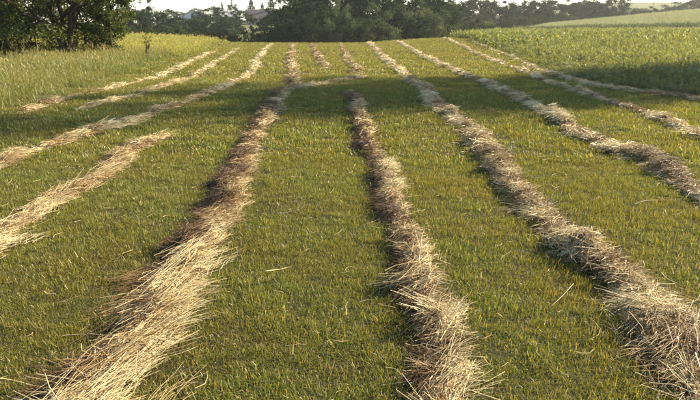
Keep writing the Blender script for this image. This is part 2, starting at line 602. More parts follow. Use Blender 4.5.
ca = mown_clumps('short_grass_clump', 210, 0.13, 0.010, 0.036, 0.0027, lodged=0.45)
grass_layer('mown_grass', ca, 6, 0.9, 7.5, 74, 0.66, 1.2, 0.8, 1.25, 'short mown green grass between the nearest hay windrows', 21)
cb = mown_clumps('mid_grass_clump', 160, 0.24, 0.014, 0.048, 0.0070, seed=40)
grass_layer('mown_grass', cb, 6, 7.2, 21, 22, 0.68, 1.5, 0.8, 1.25, 'short mown grass in the middle of the meadow', 22)
cc = mown_clumps('far_grass_clump', 160, 0.5, 0.014, 0.05, 0.017, seed=60)
grass_layer('mown_grass', cc, 6, 20.5, 66, 5.5, 0.70, 2, 0.8, 1.25, 'sunlit mown grass on the far crest of the meadow', 23)


def tall_clumps(tagname, mat, nb, R, h0, h1, w, k=5, heads=True, seed=80):
    out = []
    for i in range(k):
        r = np.random.default_rng(seed + i)
        parts = [blades(nb, R, h0, h1, w, 0.22, 0.45, 4, r, lambda n: r.uniform(0, 0.8, n))]
        if heads:
            n = nb // 12
            ang = r.uniform(0, 6.28, n)
            rad = R * np.sqrt(r.uniform(0, 1, n))
            st = blades(n, R, h1 * 0.9, h1 * 1.3, w * 0.6, 0.15, 0.12, 3, r, lambda q: r.uniform(0.75, 1, q))
            parts.append(st)
            # loose seed heads at the stem tips
            tips = st[0].reshape(n, 4, 2, 3)[:, 3].mean(1)
            hv, hq, hr = blades(n * 4, 0.01, 0.05, 0.12, w * 1.6, 0.5, 0.3, 1, r, lambda q: r.uniform(0.8, 1, q))
            hv = hv.reshape(n, 4, 4, 3) + (tips - np.array([0, 0, 0.06]))[:, None, None]
            parts.append((hv.reshape(-1, 3), hq, hr))
        out.append(merge(parts))
    return clump_set(tagname, mat, out)


r = np.random.default_rng(31)
ct = tall_clumps('tall_grass_clump', M['tall_grass'], 70, 0.22, 0.18, 0.40, 0.010)
x, y = pts_in(7, 34, 9, 0.75, 2, r)
vx = np.interp(y, VY, VX)
k = (x < vx + r.uniform(-0.5, 0.25, len(x))) & (x > -27)
x, y = x[k], y[k]
edge = np.clip((np.interp(y, VY, VX) - x) / 1.2, 0, 1)
put('verge_grass', ct, 5, x, y, 0.8, 1.2, 'tall unmown yellow-green grass along the left verge', 'grass', M['tall_grass'], 0.1,
    (0.45 + 0.6 * edge) * (1 + 0.3 * snoise(x, y, 1.3, 8)), None, 32)
cf = tall_clumps('far_tall_grass_clump', M['hill_grass'], 70, 0.5, 0.15, 0.35, 0.03, seed=90)
x, y = pts_in(33, 66, 3.2, 0.72, 2, r)
vx = np.interp(y, VY, VX)
k = (x < vx + r.uniform(-0.8, 0.3, len(x)))
x, y = x[k], y[k]
put('verge_grass', cf, 5, x, y, 0.8, 1.2, 'bright yellow unmown grass on the low hill behind the sapling', 'grass', M['tall_grass'], 0.1,
    1 + 0.25 * snoise(x, y, 3, 9), None, 33)


def leafy_plants(tagname, mat, k, nst, h0, h1, leafL, leafW, R, seed):
    out = []
    for i in range(k):
        r = np.random.default_rng(seed + i)
        parts = []
        for s in range(nst):
            hx, hy = r.normal(0, R, 2)
            H = r.uniform(h0, h1)
            lx, ly = r.normal(0, 0.12, 2)
            st = blades(1, 0.001, H, H, leafW * 0.25, 0.1, 0.05, 2, r, lambda n: r.uniform(0.4, 0.9, n))
            st = (st[0] + np.array([hx, hy, 0]), st[1], st[2])
            parts.append(st)
            nl = r.integers(6, 10)
            V, Q, Rr = blades(nl, 0.01, leafL * 0.6, leafL * 1.2, leafW, 0.75, 0.9, 3, r)
            zz = np.linspace(0.15, 0.95, nl) * H
            V = V.reshape(nl, -1, 3)
            V[..., 0] += hx
            V[..., 1] += hy
            V[..., 2] += zz[:, None]
            parts.append((V.reshape(-1, 3), Q, Rr))
        out.append(merge(parts))
    return clump_set(tagname, mat, out)


r = np.random.default_rng(41)
cl = leafy_plants('crop_plant', M['crop_leaf'], 5, 12, 0.25, 0.5, 0.13, 0.032, 0.2, 100)
x, y = pts_in(9, 40, 7, 0.85, 4, r)
k = (x > np.interp(y, CY, CX) + r.uniform(-0.35, 0.4, len(x)))
x, y = x[k], y[k]
edge = np.clip((x - np.interp(y, CY, CX)) / 2.4, 0, 1)
put('crop_plants', cl, 5, x, y, 0.8, 1.2, 'leafy green knee-high crop along the right side of the meadow', 'crop', M['crop_leaf'], 0.1,
    (0.35 + 0.65 * edge) * (1 + 0.25 * snoise(x, y, 1.6, 10)), None, 42)
cm = leafy_plants('far_crop_plant', M['crop_leaf'], 5, 9, 0.25, 0.5, 0.22, 0.09, 0.45, 120)
x, y = pts_in(39, 118, 1.8, 0.72, 4, r)
k = zone(x, y) == 2
x, y = x[k], y[k]
put('crop_plants', cm, 5, x, y, 0.8, 1.2, 'distant part of the green crop field on the right', 'crop', M['crop_leaf'], 0.1,
    1 + 0.2 * snoise(x, y, 4, 11), None, 43)
cp = tall_clumps('cereal_clump', M['pale_crop'], 60, 0.9, 0.4, 0.7, 0.06, 4, False, 140)
x, y = pts_in(112, 162, 0.9, 0.72, 4, r)
k = (zone(x, y) == 3)
x, y = x[k], y[k]
put('cereal_crop', cp, 4, x, y, 0.8, 1.2, 'pale ripening cereal strip on the rise beyond the green crop', 'crop', M['pale_crop'], 0.1, None, None, 44)
cd = tall_clumps('border_clump', M['border_crop'], 60, 0.7, 0.6, 1.1, 0.07, 4, False, 150)
x = r.uniform(25, 90, 700)
y = 113 + 0.15 * (60 - x) + r.uniform(-7, 1, 700)
put('crop_border', cd, 4, x, y, 0.8, 1.25, 'dark green strip of taller growth below the pale cereal field', 'crop', M['border_crop'], 0.1, None, None, 45)


# ------------------------------------------------------------------ hay windrows
def tubes(P, rad, sides):
    """P (n,m,3) centre lines, rad (n,) -> thin tubes (sides=3) or ribbons (sides=2)"""
    n, m, _ = P.shape
    D = np.gradient(P, axis=1)
    D /= np.linalg.norm(D, axis=2, keepdims=True) + 1e-9
    ref = rng.normal(0, 1, (n, 1, 3))
    A = np.cross(D, ref)
    A /= np.linalg.norm(A, axis=2, keepdims=True) + 1e-9
    B = np.cross(D, A)
    tp = np.linspace(1.0, 0.55, m)[None, :, None] * rad[:, None, None]
    if sides == 2:
        R = np.stack([P - A * tp, P + A * tp], 2)
    else:
        R = np.stack([P + (A * math.cos(2 * math.pi * k / 3) + B * math.sin(2 * math.pi * k / 3)) * tp for k in range(3)], 2)
    V = R.reshape(-1, 3)
    base = (np.arange(n)[:, None] * m + np.arange(m - 1)[None]).ravel() * sides
    if sides == 2:
        Q = np.stack([base, base + 1, base + 3, base + 2], 1)
    else:
        Q = np.concatenate([np.stack([base + k, base + (k + 1) % 3, base + sides + (k + 1) % 3, base + sides + k], 1) for k in range(3)])
    return V, Q, m * sides


def hump(q, h, seed, s):
    """cross profile of a windrow; q = lateral / half width, s along"""
    env = np.clip(1 - np.abs(q) ** 2.2, 0, 1)
    return h * env * (0.7 + 0.65 * snoise(s, q * 0.3, 0.30, seed) + 0.4 * snoise(s, q * 0.2, 0.12, seed + 1)).clip(0.15, 2)


def windrow(key, label, h, head, spread, tone_l, tone_r, seed, gap=0.0, blond=None, fan=0.16, upright=None, bias=0.0, broken=0.0, shade_left=0.0, slen=1.0):
    r = np.random.default_rng(seed)
    w = HALFW.get(key, 0.2)
    q0, C = resample(ROWS[key], 0.06 if ROWS[key][0][1] < 9 else 0.15)
    # a windrow wanders and swells
    D = np.gradient(C, axis=0)
    D /= np.linalg.norm(D, axis=1, keepdims=True)
    N = np.stack([D[:, 1], -D[:, 0]], 1)          # to the right of the row
    off = 0.09 * snoise(q0, q0 * 0, 1.1, seed) + 0.04 * snoise(q0, q0 * 0, 0.4, seed + 3)
    C = C + N * off[:, None]
    brk = np.clip(0.95 + 1.2 * snoise(q0, q0 * 0, 0.9, seed + 21) + 0.6 * snoise(q0, q0 * 0, 0.35, seed + 22), 0.12, 1)
    brk = 1 + (brk - 1) * np.maximum(max(broken, 0.3), 0.7 * sstep(12, 24, C[:, 1]))
    wid = w * brk * (1 + 0.28 * snoise(q0, q0 * 0, 0.7, seed + 5) + 0.15 * snoise(q0, q0 * 0, 0.25, seed + 6))
    endf = np.minimum(1, np.minimum(q0, q0[-1] - q0) / 0.4 + 0.15)
    wid *= endf
    root = empty('hay_windrow', (C[0, 0], C[0, 1], Tz(C[0, 0], C[0, 1])))
    tag(root, label, 'windrow', 'windrows of cut hay on the meadow')
    org = np.array(root.location)
    # matted body
    K = np.linspace(-1.6 if shade_left else -1, 1, 12)  # brown mat widened to the left to stand for the row's shadow
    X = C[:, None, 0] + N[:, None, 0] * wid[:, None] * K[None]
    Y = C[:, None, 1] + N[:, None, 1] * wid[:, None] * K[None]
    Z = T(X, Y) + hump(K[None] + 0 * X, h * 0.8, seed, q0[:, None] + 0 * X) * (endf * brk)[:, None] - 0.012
    Z += 0.022 * (K[None] < -0.6) * (K[None] > -1.5) * (shade_left > 0)
    Z += 0.012 * snoise(X, Y, 0.05, seed + 2)
    V = np.stack([X, Y, Z], -1).reshape(-1, 3) - org
    n = len(K)
    i, j = np.meshgrid(np.arange(n - 1), np.arange(len(C) - 1))
    b = (j * n + i).ravel()
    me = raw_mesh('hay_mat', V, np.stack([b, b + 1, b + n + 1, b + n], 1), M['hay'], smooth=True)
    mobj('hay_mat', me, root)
    # stalks, in tufts that share a lie and a tone; coarser with distance
    for (ya, yb, tpm, spt, rad, sides, segs) in ((0, 7.5, 80, 26, 0.0016, 3, 4), (7.5, 20, 40, 18, 0.0030, 2, 3), (20, 70, 22, 14, 0.0065, 2, 2)):
        sel = np.where((C[:, 1] >= ya) & (C[:, 1] < yb))[0]
        if len(sel) < 2:
            continue
        length = q0[sel[-1]] - q0[sel[0]]
        nt = int(length * tpm * (w + 0.04) / 0.22)
        ci = sel[r.integers(0, len(sel), nt)]
        lat = np.clip(r.normal(bias, 0.48, nt), -1.1, 1.1)
        stray = r.uniform(0, 1, nt) < 0.035
        lat = np.where(stray, r.normal(bias, 1.2, nt), lat)
        low = r.uniform(0, 1, nt) < shade_left * (1 - 0.6 * (1 - sstep(2.6, 3.6, C[ci, 1])))
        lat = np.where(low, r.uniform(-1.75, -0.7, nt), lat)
        s = q0[ci]
        patch = 0.5 * snoise(s, lat * 0.15, 0.32, seed + 8) + 0.35 * snoise(s, lat * 0.1, 0.9, seed + 9)
        keep = r.uniform(0, 1, nt) < brk[ci] ** 1.5
        tone = tone_l + (tone_r - tone_l) * sstep(-0.8, 0.7, lat) + 0.55 * patch + r.normal(0, 0.18, nt)  # left and right tones carry the row's lit and shaded flanks
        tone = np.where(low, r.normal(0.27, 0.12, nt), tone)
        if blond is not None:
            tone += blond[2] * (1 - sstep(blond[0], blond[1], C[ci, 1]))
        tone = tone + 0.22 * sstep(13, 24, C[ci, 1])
        row_ang = np.arctan2(D[ci, 1], D[ci, 0])
        lie = row_ang + head + 0.5 * spread * snoise(s, lat * 0.2, 0.5, seed + 10) * 2 + r.normal(0, spread * 0.45, nt)
        flip = r.uniform(0, 1, nt) < 0.30
        lie = np.where(flip, lie + np.pi + r.normal(0, 0.7, nt), lie)
        pitch = r.normal(0.10, 0.22, nt)
        if upright is not None:
            up_here = (C[ci, 1] < upright[0]) & (r.uniform(0, 1, nt) < upright[1])
            pitch = np.where(up_here, r.uniform(0.4, 0.9, nt), pitch)
        pitch = np.where(stray, 0.0, pitch)
        Lt = np.clip(slen * r.normal(0.25, 0.08, nt) * (1 + 0.35 * (1 - sstep(2.8, 4.2, C[ci, 1]))), 0.10, 0.5)
        base = np.stack([C[ci, 0] + N[ci, 0] * wid[ci] * lat, C[ci, 1] + N[ci, 1] * wid[ci] * lat], 1)
        zb = hump(lat, h, seed, s) * endf[ci] * brk[ci]
        # expand to stalks
        m = spt
        e = lambda a_: np.repeat(a_, m)
        NN = nt * m
        ang = e(lie) + r.normal(0, fan, NN)
        pt = e(pitch) + r.normal(0, 0.10, NN)
        L = e(Lt) * r.uniform(0.55, 1.25, NN)
        curl = r.normal(0, 0.25, NN) + e(r.normal(-0.25, 0.5, nt))
        droop = np.abs(r.normal(0.28, 0.15, NN))
        jw = e(np.where(stray, 0.08, 0.03))
        jit = np.stack([r.normal(0, 1, NN) * jw, r.normal(0, 1, NN) * jw], 1)
        bs = np.repeat(base, m, axis=0) + jit
        lz = e(zb) * r.uniform(0.45, 1.15, NN) + np.abs(r.normal(0, 0.012, NN))
        t = np.linspace(-0.5, 0.5, segs + 1)
        tt = t + 0.5
        a2 = ang[:, None] + curl[:, None] * t[None]
        step = L[:, None] / segs
        a2 = a2 + np.cumsum(r.normal(0, 0.13, a2.shape) + np.where(r.uniform(0, 1, a2.shape) < 0.06, r.normal(0, 0.8, a2.shape), 0), 1)
        dx = np.cumsum(np.cos(a2) * step, 1) - np.cos(a2) * step
        dy = np.cumsum(np.sin(a2) * step, 1) - np.sin(a2) * step
        mid = segs // 2
        dx -= dx[:, mid:mid + 1]
        dy -= dy[:, mid:mid + 1]
        PX = bs[:, :1] + dx
        PY = bs[:, 1:] + dy
        PZ = lz[:, None] + L[:, None] * (np.sin(pt)[:, None] * t[None] - droop[:, None] * (tt[None] - 0.45) ** 2)
        PZ = np.maximum(PZ, 0.006 + r.uniform(0, 0.025, NN)[:, None])
        PZ += T(PX, PY)
        P = np.stack([PX, PY, PZ], -1) - org
        P = P[e(keep)]
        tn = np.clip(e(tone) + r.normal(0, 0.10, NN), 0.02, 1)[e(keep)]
        # low stalks left of the row are browner, its shade put into the tone
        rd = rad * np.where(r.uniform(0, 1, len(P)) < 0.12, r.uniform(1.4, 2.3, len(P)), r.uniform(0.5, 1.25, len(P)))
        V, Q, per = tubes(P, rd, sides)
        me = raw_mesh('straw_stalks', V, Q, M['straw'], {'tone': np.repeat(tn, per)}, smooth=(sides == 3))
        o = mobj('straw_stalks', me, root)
        o['kind'] = 'stuff'
        # crushed leaf and chaff: short, thin, strongly curled, over the whole body
        nc = int(length * (1900, 700, 260)[(ya > 5) + (ya > 15)] * (w + 0.03) / 0.17)
        ci = sel[r.integers(0, len(sel), nc)]
        lat = np.clip(r.normal(bias * 0.5 - (0.25 if shade_left else 0), 0.62, nc), -1.8 if shade_left else -1.3, 1.35)
        L = r.uniform(0.04, 0.15, nc) * (1, 1.2, 1.6)[(ya > 5) + (ya > 15)]
        an = r.uniform(0, 6.28, nc)
        m_ = 4
        a2 = an[:, None] + np.cumsum(r.normal(0, 0.55, (nc, m_)), 1)
        PX = (C[ci, 0] + N[ci, 0] * wid[ci] * lat)[:, None] + np.cumsum(np.cos(a2), 1) * (L / m_)[:, None]
        PY = (C[ci, 1] + N[ci, 1] * wid[ci] * lat)[:, None] + np.cumsum(np.sin(a2), 1) * (L / m_)[:, None]
        zc_ = hump(lat, h, seed, q0[ci]) * endf[ci] * brk[ci] * r.uniform(0.7, 1.1, nc) + 0.012 + np.abs(r.normal(0, 0.012, nc))
        PZ = T(PX, PY) + zc_[:, None] + np.cumsum(r.normal(0, 0.16, (nc, m_)), 1) * (L / m_)[:, None]
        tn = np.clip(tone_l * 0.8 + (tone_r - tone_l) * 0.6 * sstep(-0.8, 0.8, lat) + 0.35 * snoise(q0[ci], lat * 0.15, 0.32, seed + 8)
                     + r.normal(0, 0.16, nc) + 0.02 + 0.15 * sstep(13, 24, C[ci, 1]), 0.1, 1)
        V, Q, per = tubes(np.stack([PX, PY, PZ], -1) - org, (0.0016, 0.0032, 0.0065)[(ya > 5) + (ya > 15)] * r.uniform(0.5, 1.6, nc), 2)
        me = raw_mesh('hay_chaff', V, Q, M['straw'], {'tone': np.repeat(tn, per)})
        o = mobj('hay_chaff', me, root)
        o['kind'] = 'stuff'
    return root, C, N, D, wid, q0, endf


WR = {}
WR['w0'] = windrow('w0', 'short pale windrow at the left edge that ends halfway up the meadow', 0.10, -0.35, 0.30, 0.48, 0.62, 101, blond=(4, 8, 0.18))
WR['w1'] = windrow('w1', 'long blond straw windrow left of centre, fanned out at the bottom left', 0.13, -0.62, 0.32, 0.10, 0.86, 102, broken=0.4, blond=(3.0, 4.4, 0.16), fan=0.13, bias=0.22, shade_left=0.2)
WR['w2'] = windrow('w2', 'tousled tan windrow just right of centre, with upright stalks at the bottom edge', 0.12, -0.35, 0.5, 0.16, 0.90, 103, broken=0.6, bias=0.2, shade_left=0.18, slen=0.78, upright=(3.2, 0.4), blond=(4.5, 6.5, 0.08))
WR['w3'] = windrow('w3', 'thick brown windrow running from the bottom right corner to the crest', 0.14, 2.35, 0.6, 0.92, 0.56, 104, broken=0.45, bias=-0.1, slen=0.85)
WR['w4'] = windrow('w4', 'brown and cream windrow next right of the thick one, leaving the right edge mid-height', 0.13, 2.3, 0.6, 0.94, 0.58, 105, broken=0.5, slen=0.85)
WR['w5'] = windrow('w5', 'thin flattened windrow second from the green crop on the right', 0.11, 2.4, 0.6, 0.82, 0.68, 106, broken=0.9)
WR['w6'] = windrow('w6', 'windrow lying closest to the edge of the green crop', 0.10, 2.5, 0.6, 0.82, 0.70, 107, broken=0.9)
WR['la'] = windrow('la', 'winding pale windrow between the short windrow and the left verge rows', 0.10, -0.5, 0.5, 0.74, 0.82, 108, broken=1.0)
WR['l3'] = windrow('l3', 'thin straw windrow second from the tall grass verge', 0.09, -0.5, 0.5, 0.76, 0.84, 109, broken=1.0)
WR['l4'] = windrow('l4', 'straw windrow lying closest to the tall grass verge', 0.10, -0.5, 0.5, 0.76, 0.84, 110, broken=1.0)
WR['cross'] = windrow('cross', 'short pale windrow lying crosswise at the middle of the meadow', 0.08, 0.2, 0.4, 0.74, 0.82, 111)
WR['w1far'] = windrow('w1far', 'far windrow climbing to the crest above the left end of the crosswise one', 0.12, -0.5, 0.5, 0.35, 0.62, 112)
WR['c'] = windrow('c', 'far windrow stopping short above the middle of the crosswise one', 0.12, -0.5, 0.5, 0.35, 0.60, 113)
WR['d'] = windrow('d', 'far patchy windrow above the right end of the crosswise one', 0.10, -0.5, 0.5, 0.34, 0.58, 114)


# single stalks that stand out of the near windrows, and a few lying loose on the grass
def stalk_mesh(i):
    r = np.random.default_rng(300 + i)
    m = 7
    t = np.linspace(0, 1, m)
    b1, b2 = r.normal(0, 0.12), r.uniform(-0.16, 0.10)
    P = np.stack([t, b1 * t * t, b2 * t * t + 0.04 * np.sin(3 * t + i)], 1)[None]
    V, Q, per = tubes(P, np.array([0.0062]), 3)
    tone = 0.80 + 0.15 * r.uniform()
    # a thin drooping tip
    return raw_mesh('straw_stalk', V, Q, M['straw'], {'tone': np.full(len(V), tone)}, smooth=True)


STALKS = [stalk_mesh(i) for i in range(10)]


def hero_stalks(key, n, ymax, head, hs, lmin, lmax, pitch, seed, ymin=1.9):
    root, C, N, D, wid, q0, endf = WR[key]
    r = np.random.default_rng(seed)
    ids = np.where((C[:, 1] < ymax) & (C[:, 1] > ymin))[0]
    for k in range(n):
        i = ids[r.integers(0, len(ids))]
        lat = r.uniform(-0.7, 0.75)
        ang = math.atan2(D[i, 1], D[i, 0]) + head + r.normal(0, hs)
        L = r.uniform(lmin, lmax)
        x = C[i, 0] + N[i, 0] * wid[i] * lat - math.cos(ang) * L * 0.4
        y = C[i, 1] + N[i, 1] * wid[i] * lat - math.sin(ang) * L * 0.4
        pt = max(-0.02, r.normal(*pitch))
        z = Tz(x, y) + 0.05 + r.uniform(0, 0.07) - 0.2 * L * math.sin(pt)
        o = bpy.data.objects.new('straw_stalk', STALKS[r.integers(0, 10)])
        COL.objects.link(o)
        o.parent = root
        o.location = Vector((x, y, z)) - root.location
        o.rotation_euler = (r.uniform(-0.4, 0.4), -pt, ang)
        o.scale = (L, L * 0.8, L * 0.8)
        o.scale = (L, 0.30, 0.30)


hero_stalks('w1', 100, 4.2, -0.55, 0.26, 0.32, 0.62, (0.20, 0.14), 401)
hero_stalks('w2', 55, 4.6, -0.5, 0.6, 0.18, 0.34, (0.25, 0.3), 402)
hero_stalks('w3', 70, 5.5, 2.35, 0.5, 0.22, 0.42, (0.10, 0.2), 403)
hero_stalks('w0', 40, 7.5, -0.4, 0.25, 0.30, 0.5, (0.10, 0.1), 404)
hero_stalks('w4', 30, 8.5, 2.4, 0.5, 0.25, 0.42, (0.10, 0.15), 405)

LOOSE = [
    (1.40, 3.50, 0.44, 0.9 + math.pi, 'long single straw lying on the grass left of the thick brown windrow'),
    (-1.62, 2.40, 0.16, 0.15, 'short straw lying on the grass at the bottom left corner'),
    (-1.75, 3.30, 0.13, 2.5, 'short pale straw on the grass left of the fanned windrow'),
    (-0.55, 3.70, 0.20, 1.0, 'curved straw lying on the grass between the two central windrows'),
    (-0.62, 5.0, 0.22, 0.3, 'straw on the grass beside the upper middle of the long blond windrow'),
    (2.55, 5.2, 0.30, 0.5, 'straw lying on the grass between the two brown windrows on the right'),
]
for (x, y, L, an, lab) in LOOSE:
    o = bpy.data.objects.new('loose_straw', STALKS[int(abs(x * 7)) % 10])
    COL.objects.link(o)
    o.location = (x, y, Tz(x, y) + 0.06)
    o.rotation_euler = (0.2, -0.05, an)
    o.scale = (L, 0.5, 0.5)
    tag(o, lab, 'straw', 'loose straws on the mown grass')


def litter():
    r = np.random.default_rng(77)
    x, y = pts_in(1.2, 18, 18, 0.66, 1.0, r)
    k = zone(x, y) == 0
    x, y = x[k], y[k]
    k = r.uniform(0, 1, len(x)) < np.clip(1.25 - 0.16 * row_dist(x, y), 0.22, 1) * np.clip(6 / y, 0.3, 1)
    x, y = x[k], y[k]
    n = len(x)
    an, L = r.uniform(0, 6.28, n), r.uniform(0.03, 0.14, n)
    t = np.linspace(-0.5, 0.5, 4)
    a2 = an[:, None] + np.cumsum(r.normal(0, 0.3, (n, 4)), 1)
    PX = x[:, None] + np.cos(a2) * L[:, None] * t
    PY = y[:, None] + np.sin(a2) * L[:, None] * t
    PZ = T(PX, PY) + 0.03 + r.uniform(-0.01, 0.02, n)[:, None] + (r.normal(0, 0.2, n) * L)[:, None] * t
    V, Q, per = tubes(np.stack([PX, PY, PZ], -1), 0.0014 * r.uniform(0.6, 1.4, n) * (1 + y * 0.12), 3)
    me = raw_mesh('straw_litter', V, Q, M['straw'], {'tone': np.repeat(np.clip(r.normal(0.72, 0.16, n), 0.2, 1), per)}, smooth=True)
    tag(mobj('straw_litter', me), 'short bits of straw scattered over the mown grass', 'straw', None, 'stuff')


litter()

# ------------------------------------------------------------------ trees
def branch_tube(P, R, sides=6):
    P = np.asarray(P, float)
    R = np.asarray(R, float)
    D = np.gradient(P, axis=0)
    D /= np.linalg.norm(D, axis=1, keepdims=True) + 1e-9
    ref = np.array([0.3, 0.9, 0.1])
    A = np.cross(D, ref)
    A /= np.linalg.norm(A, axis=1, keepdims=True) + 1e-9
    B = np.cross(D, A)
    an = np.arange(sides) * 2 * np.pi / sides
    V = (P[:, None] + (A[:, None] * np.cos(an)[None, :, None] + B[:, None] * np.sin(an)[None, :, None]) * R[:, None, None]).reshape(-1, 3)
    Q = []
    for i in range(len(P) - 1):
        for k in range(sides):
            Q.append((i * sides + k, i * sides + (k + 1) % sides, (i + 1) * sides + (k + 1) % sides, (i + 1) * sides + k))
    return V, np.array(Q)


def join_tubes(parts):
    Vs, Qs, o = [], [], 0
    for V, Q in parts:
        Vs.append(V)
        Qs.append(Q + o)
        o += len(V)
    return np.concatenate(Vs), np.concatenate(Qs)


def wander(p0, p1, n, amp, r):
    t = np.linspace(0, 1, n)[:, None]
    p = np.array(p0) * (1 - t) + np.array(p1) * t
    j = np.cumsum(r.normal(0, amp, (n, 3)), 0)
    j -= j[0] + (j[-1] - j[0]) * t
    return p + j


def leaves(cent, size, r, up=0.3):
    """one small pointed leaf-quad at each centre"""
    n = len(cent)
    a = r.normal(0, 1, (n, 3))
    a[:, 2] *= 0.6
    a /= np.linalg.norm(a, axis=1, keepdims=True)
    nrm = r.normal(0, 1, (n, 3)) + np.array([0, 0, up * 2])
    b = np.cross(a, nrm)
    b /= np.linalg.norm(b, axis=1, keepdims=True) + 1e-9
    L = (size * r.uniform(0.6, 1.3, n))[:, None]
    V = np.stack([cent - a * L * 0.5, cent + b * L * 0.28, cent + a * L * 0.5, cent - b * L * 0.28], 1).reshape(-1, 3)
    Q = np.arange(n * 4).reshape(n, 4)
    return V, Q


def crown_points(n, r, H, W, zb, clumps, cs, shell=0.45, flat=1.0):
    """leaf centres gathered in clumps spread through an uneven crown"""
    d = r.normal(0, 1, (clumps, 3))
    d /= np.linalg.norm(d, axis=1, keepdims=True)
    rad = (shell + (1 - shell) * r.uniform(0, 1, clumps) ** 0.5)
    lob = 1 + 0.22 * np.sin(d[:, 0] * 3.1 + d[:, 2] * 4.3 + r.uniform(0, 6)) + 0.16 * np.sin(d[:, 1] * 5.2 + r.uniform(0, 6))
    zc = (H + zb) / 2
    C = d * (rad * lob)[:, None] * np.array([W / 2, W / 2, (H - zb) / 2]) * 0.9 + np.array([0, 0, zc])
    which = r.integers(0, clumps, n)
    sc = cs * r.uniform(0.5, 1.3, clumps)
    g = r.normal(0, 1, (n, 3))
    g *= (np.abs(r.normal(0.6, 0.35, n)) / (np.linalg.norm(g, axis=1) + 1e-9))[:, None]
    P = C[which] + g * sc[which][:, None] * np.array([1, 1, 0.75 * flat])
    P[:, 2] = np.maximum(P[:, 2], 0.02 * H)
    tone = np.clip(0.5 + 0.22 * r.normal(0, 1, clumps)[which] + r.normal(0, 0.2, n), 0, 1)
    return P, C, tone


def tree_meshes(name, seed, H, W, zb, nleaf, lsize, clumps, cs, mat, fork=None, trunk_r=None, lean=(0, 0), style='round'):
    r = np.random.default_rng(seed)
    tr = trunk_r or H * 0.022
    parts = []
    if style == 'conifer':
        parts.append(branch_tube(wander((0, 0, -0.3), (0, 0, H), 8, 0.01 * H, r), np.linspace(tr, tr * 0.1, 8)))
        n = nleaf
        tiers = 15
        ti = r.integers(0, tiers, n)
        f = ti / tiers
        zc = zb + (H - zb) * f
        Rm = W / 2 * (1 - f) ** 0.85 * (0.8 + 0.25 * np.sin(ti * 2.1))
        an = np.round(r.uniform(0, 9, n)) / 9 * 2 * np.pi + ti * 1.3 + r.normal(0, 0.10, n)
        rr = Rm * r.uniform(0.1, 1, n) ** 0.7
        P = np.stack([rr * np.cos(an), rr * np.sin(an), zc - 0.25 * rr + r.normal(0, 0.012 * H, n) + 0.02 * H], 1)
        tone = np.clip(r.normal(0.5, 0.25, n), 0, 1)
    else:
        P, C, tone = crown_points(nleaf, r, H, W, zb, clumps, cs)
        stems = fork or [(lean[0], lean[1], 1.0)]
        tops = []
        for (fx, fy, k) in stems:
            top = np.array([fx, fy, (zb + (H - zb) * 0.62) * k])
            pth = wander((0.0, 0.0, -0.3), top, 8, 0.012 * H, r)
            parts.append(branch_tube(pth, np.linspace(tr * k, tr * 0.25, 8), 8))
            tops.append(pth)
        order = r.permutation(len(C))[:min(len(C), 26)]
        for ci in order:
            pth = tops[r.integers(0, len(tops))]
            j = r.integers(2, 7)
            parts.append(branch_tube(wander(pth[j], C[ci], 5, 0.014 * H, r), np.linspace(tr * 0.42, tr * 0.06, 5), 5))
    V, Q = join_tubes(parts)
    tm = raw_mesh(name + '_trunk', V, Q, M['bark'], smooth=True)
    V, Q = leaves(P, lsize, r)
    cm_ = raw_mesh(name + '_crown', V, Q, mat, {'rnd': np.repeat(tone, 4)})
    return tm, cm_


def place_tree(kindname, meshes, x, y, sc, rz, label, group=None, z=None, cat='tree'):
    root = empty(kindname, (x, y, (Tz(x, y) if z is None else z) - 0.05))
    root.scale = sc if isinstance(sc, tuple) else (sc, sc, sc)
    root.rotation_euler = (0, 0, rz)
    tag(root, label, cat, group)
    mobj('trunk', meshes[0], root)
    mobj('crown', meshes[1], root)
    return root


# thicket on the left, about thirty metres off
HG = 'trees of the thicket on the left'
t = tree_meshes('forked_tree', 501, 7.5, 6.8, 0.7, 26000, 0.12, 110, 0.7, M['leaf_near'],
                fork=[(1.0, 0.2, 1.0), (-0.35, 0.1, 0.95), (-1.3, 0.5, 0.8)], trunk_r=0.19)
place_tree('forked_tree', t, -13.6, 30.2, 1.0, 0.0, 'tree with a forked dark trunk at the edge of the left thicket', HG)
t = tree_meshes('slender_tree', 502, 6.0, 3.0, 0.5, 12000, 0.11, 60, 0.45, M['leaf_near'], trunk_r=0.10, lean=(0.2, 0))
place_tree('slender_tree', t, -12.0, 31.4, 1.0, 0.4, 'slender tree at the right end of the left thicket', HG)
t = tree_meshes('thicket_tree', 503, 7.0, 6.5, 0.3, 24000, 0.12, 110, 0.7, M['leaf_near'], fork=[(-0.8, 0.2, 1), (0.8, 0.1, 0.9)], trunk_r=0.16)
place_tree('thicket_tree', t, -17.3, 30.0, 1.0, 1.0, 'dense dark tree at the left edge of the picture', HG)
t2 = tree_meshes('thicket_tree', 504, 7.0, 6.0, 0.2, 24000, 0.12, 110, 0.7, M['leaf_near'], trunk_r=0.15)
place_tree('thicket_tree', t2, -19.0, 34.5, 1.05, 2.0, 'dark tree behind the leftmost tree of the thicket', HG)
place_tree('thicket_tree', t, -15.2, 34.5, (1.0, 1.0, 0.95), 3.0, 'dark tree behind the forked tree of the left thicket', HG)
place_tree('thicket_tree', t2, -21.5, 30.0, 1.0, 4.0, 'tree farthest to the left in the thicket, mostly out of the picture', HG)
t3 = tree_meshes('understory_bush', 505, 2.2, 2.8, 0.05, 5000, 0.10, 40, 0.35, M['leaf_bush'], fork=[(0.5, 0, 1), (-0.5, 0.2, 1), (0, -0.4, 0.8)], trunk_r=0.035)
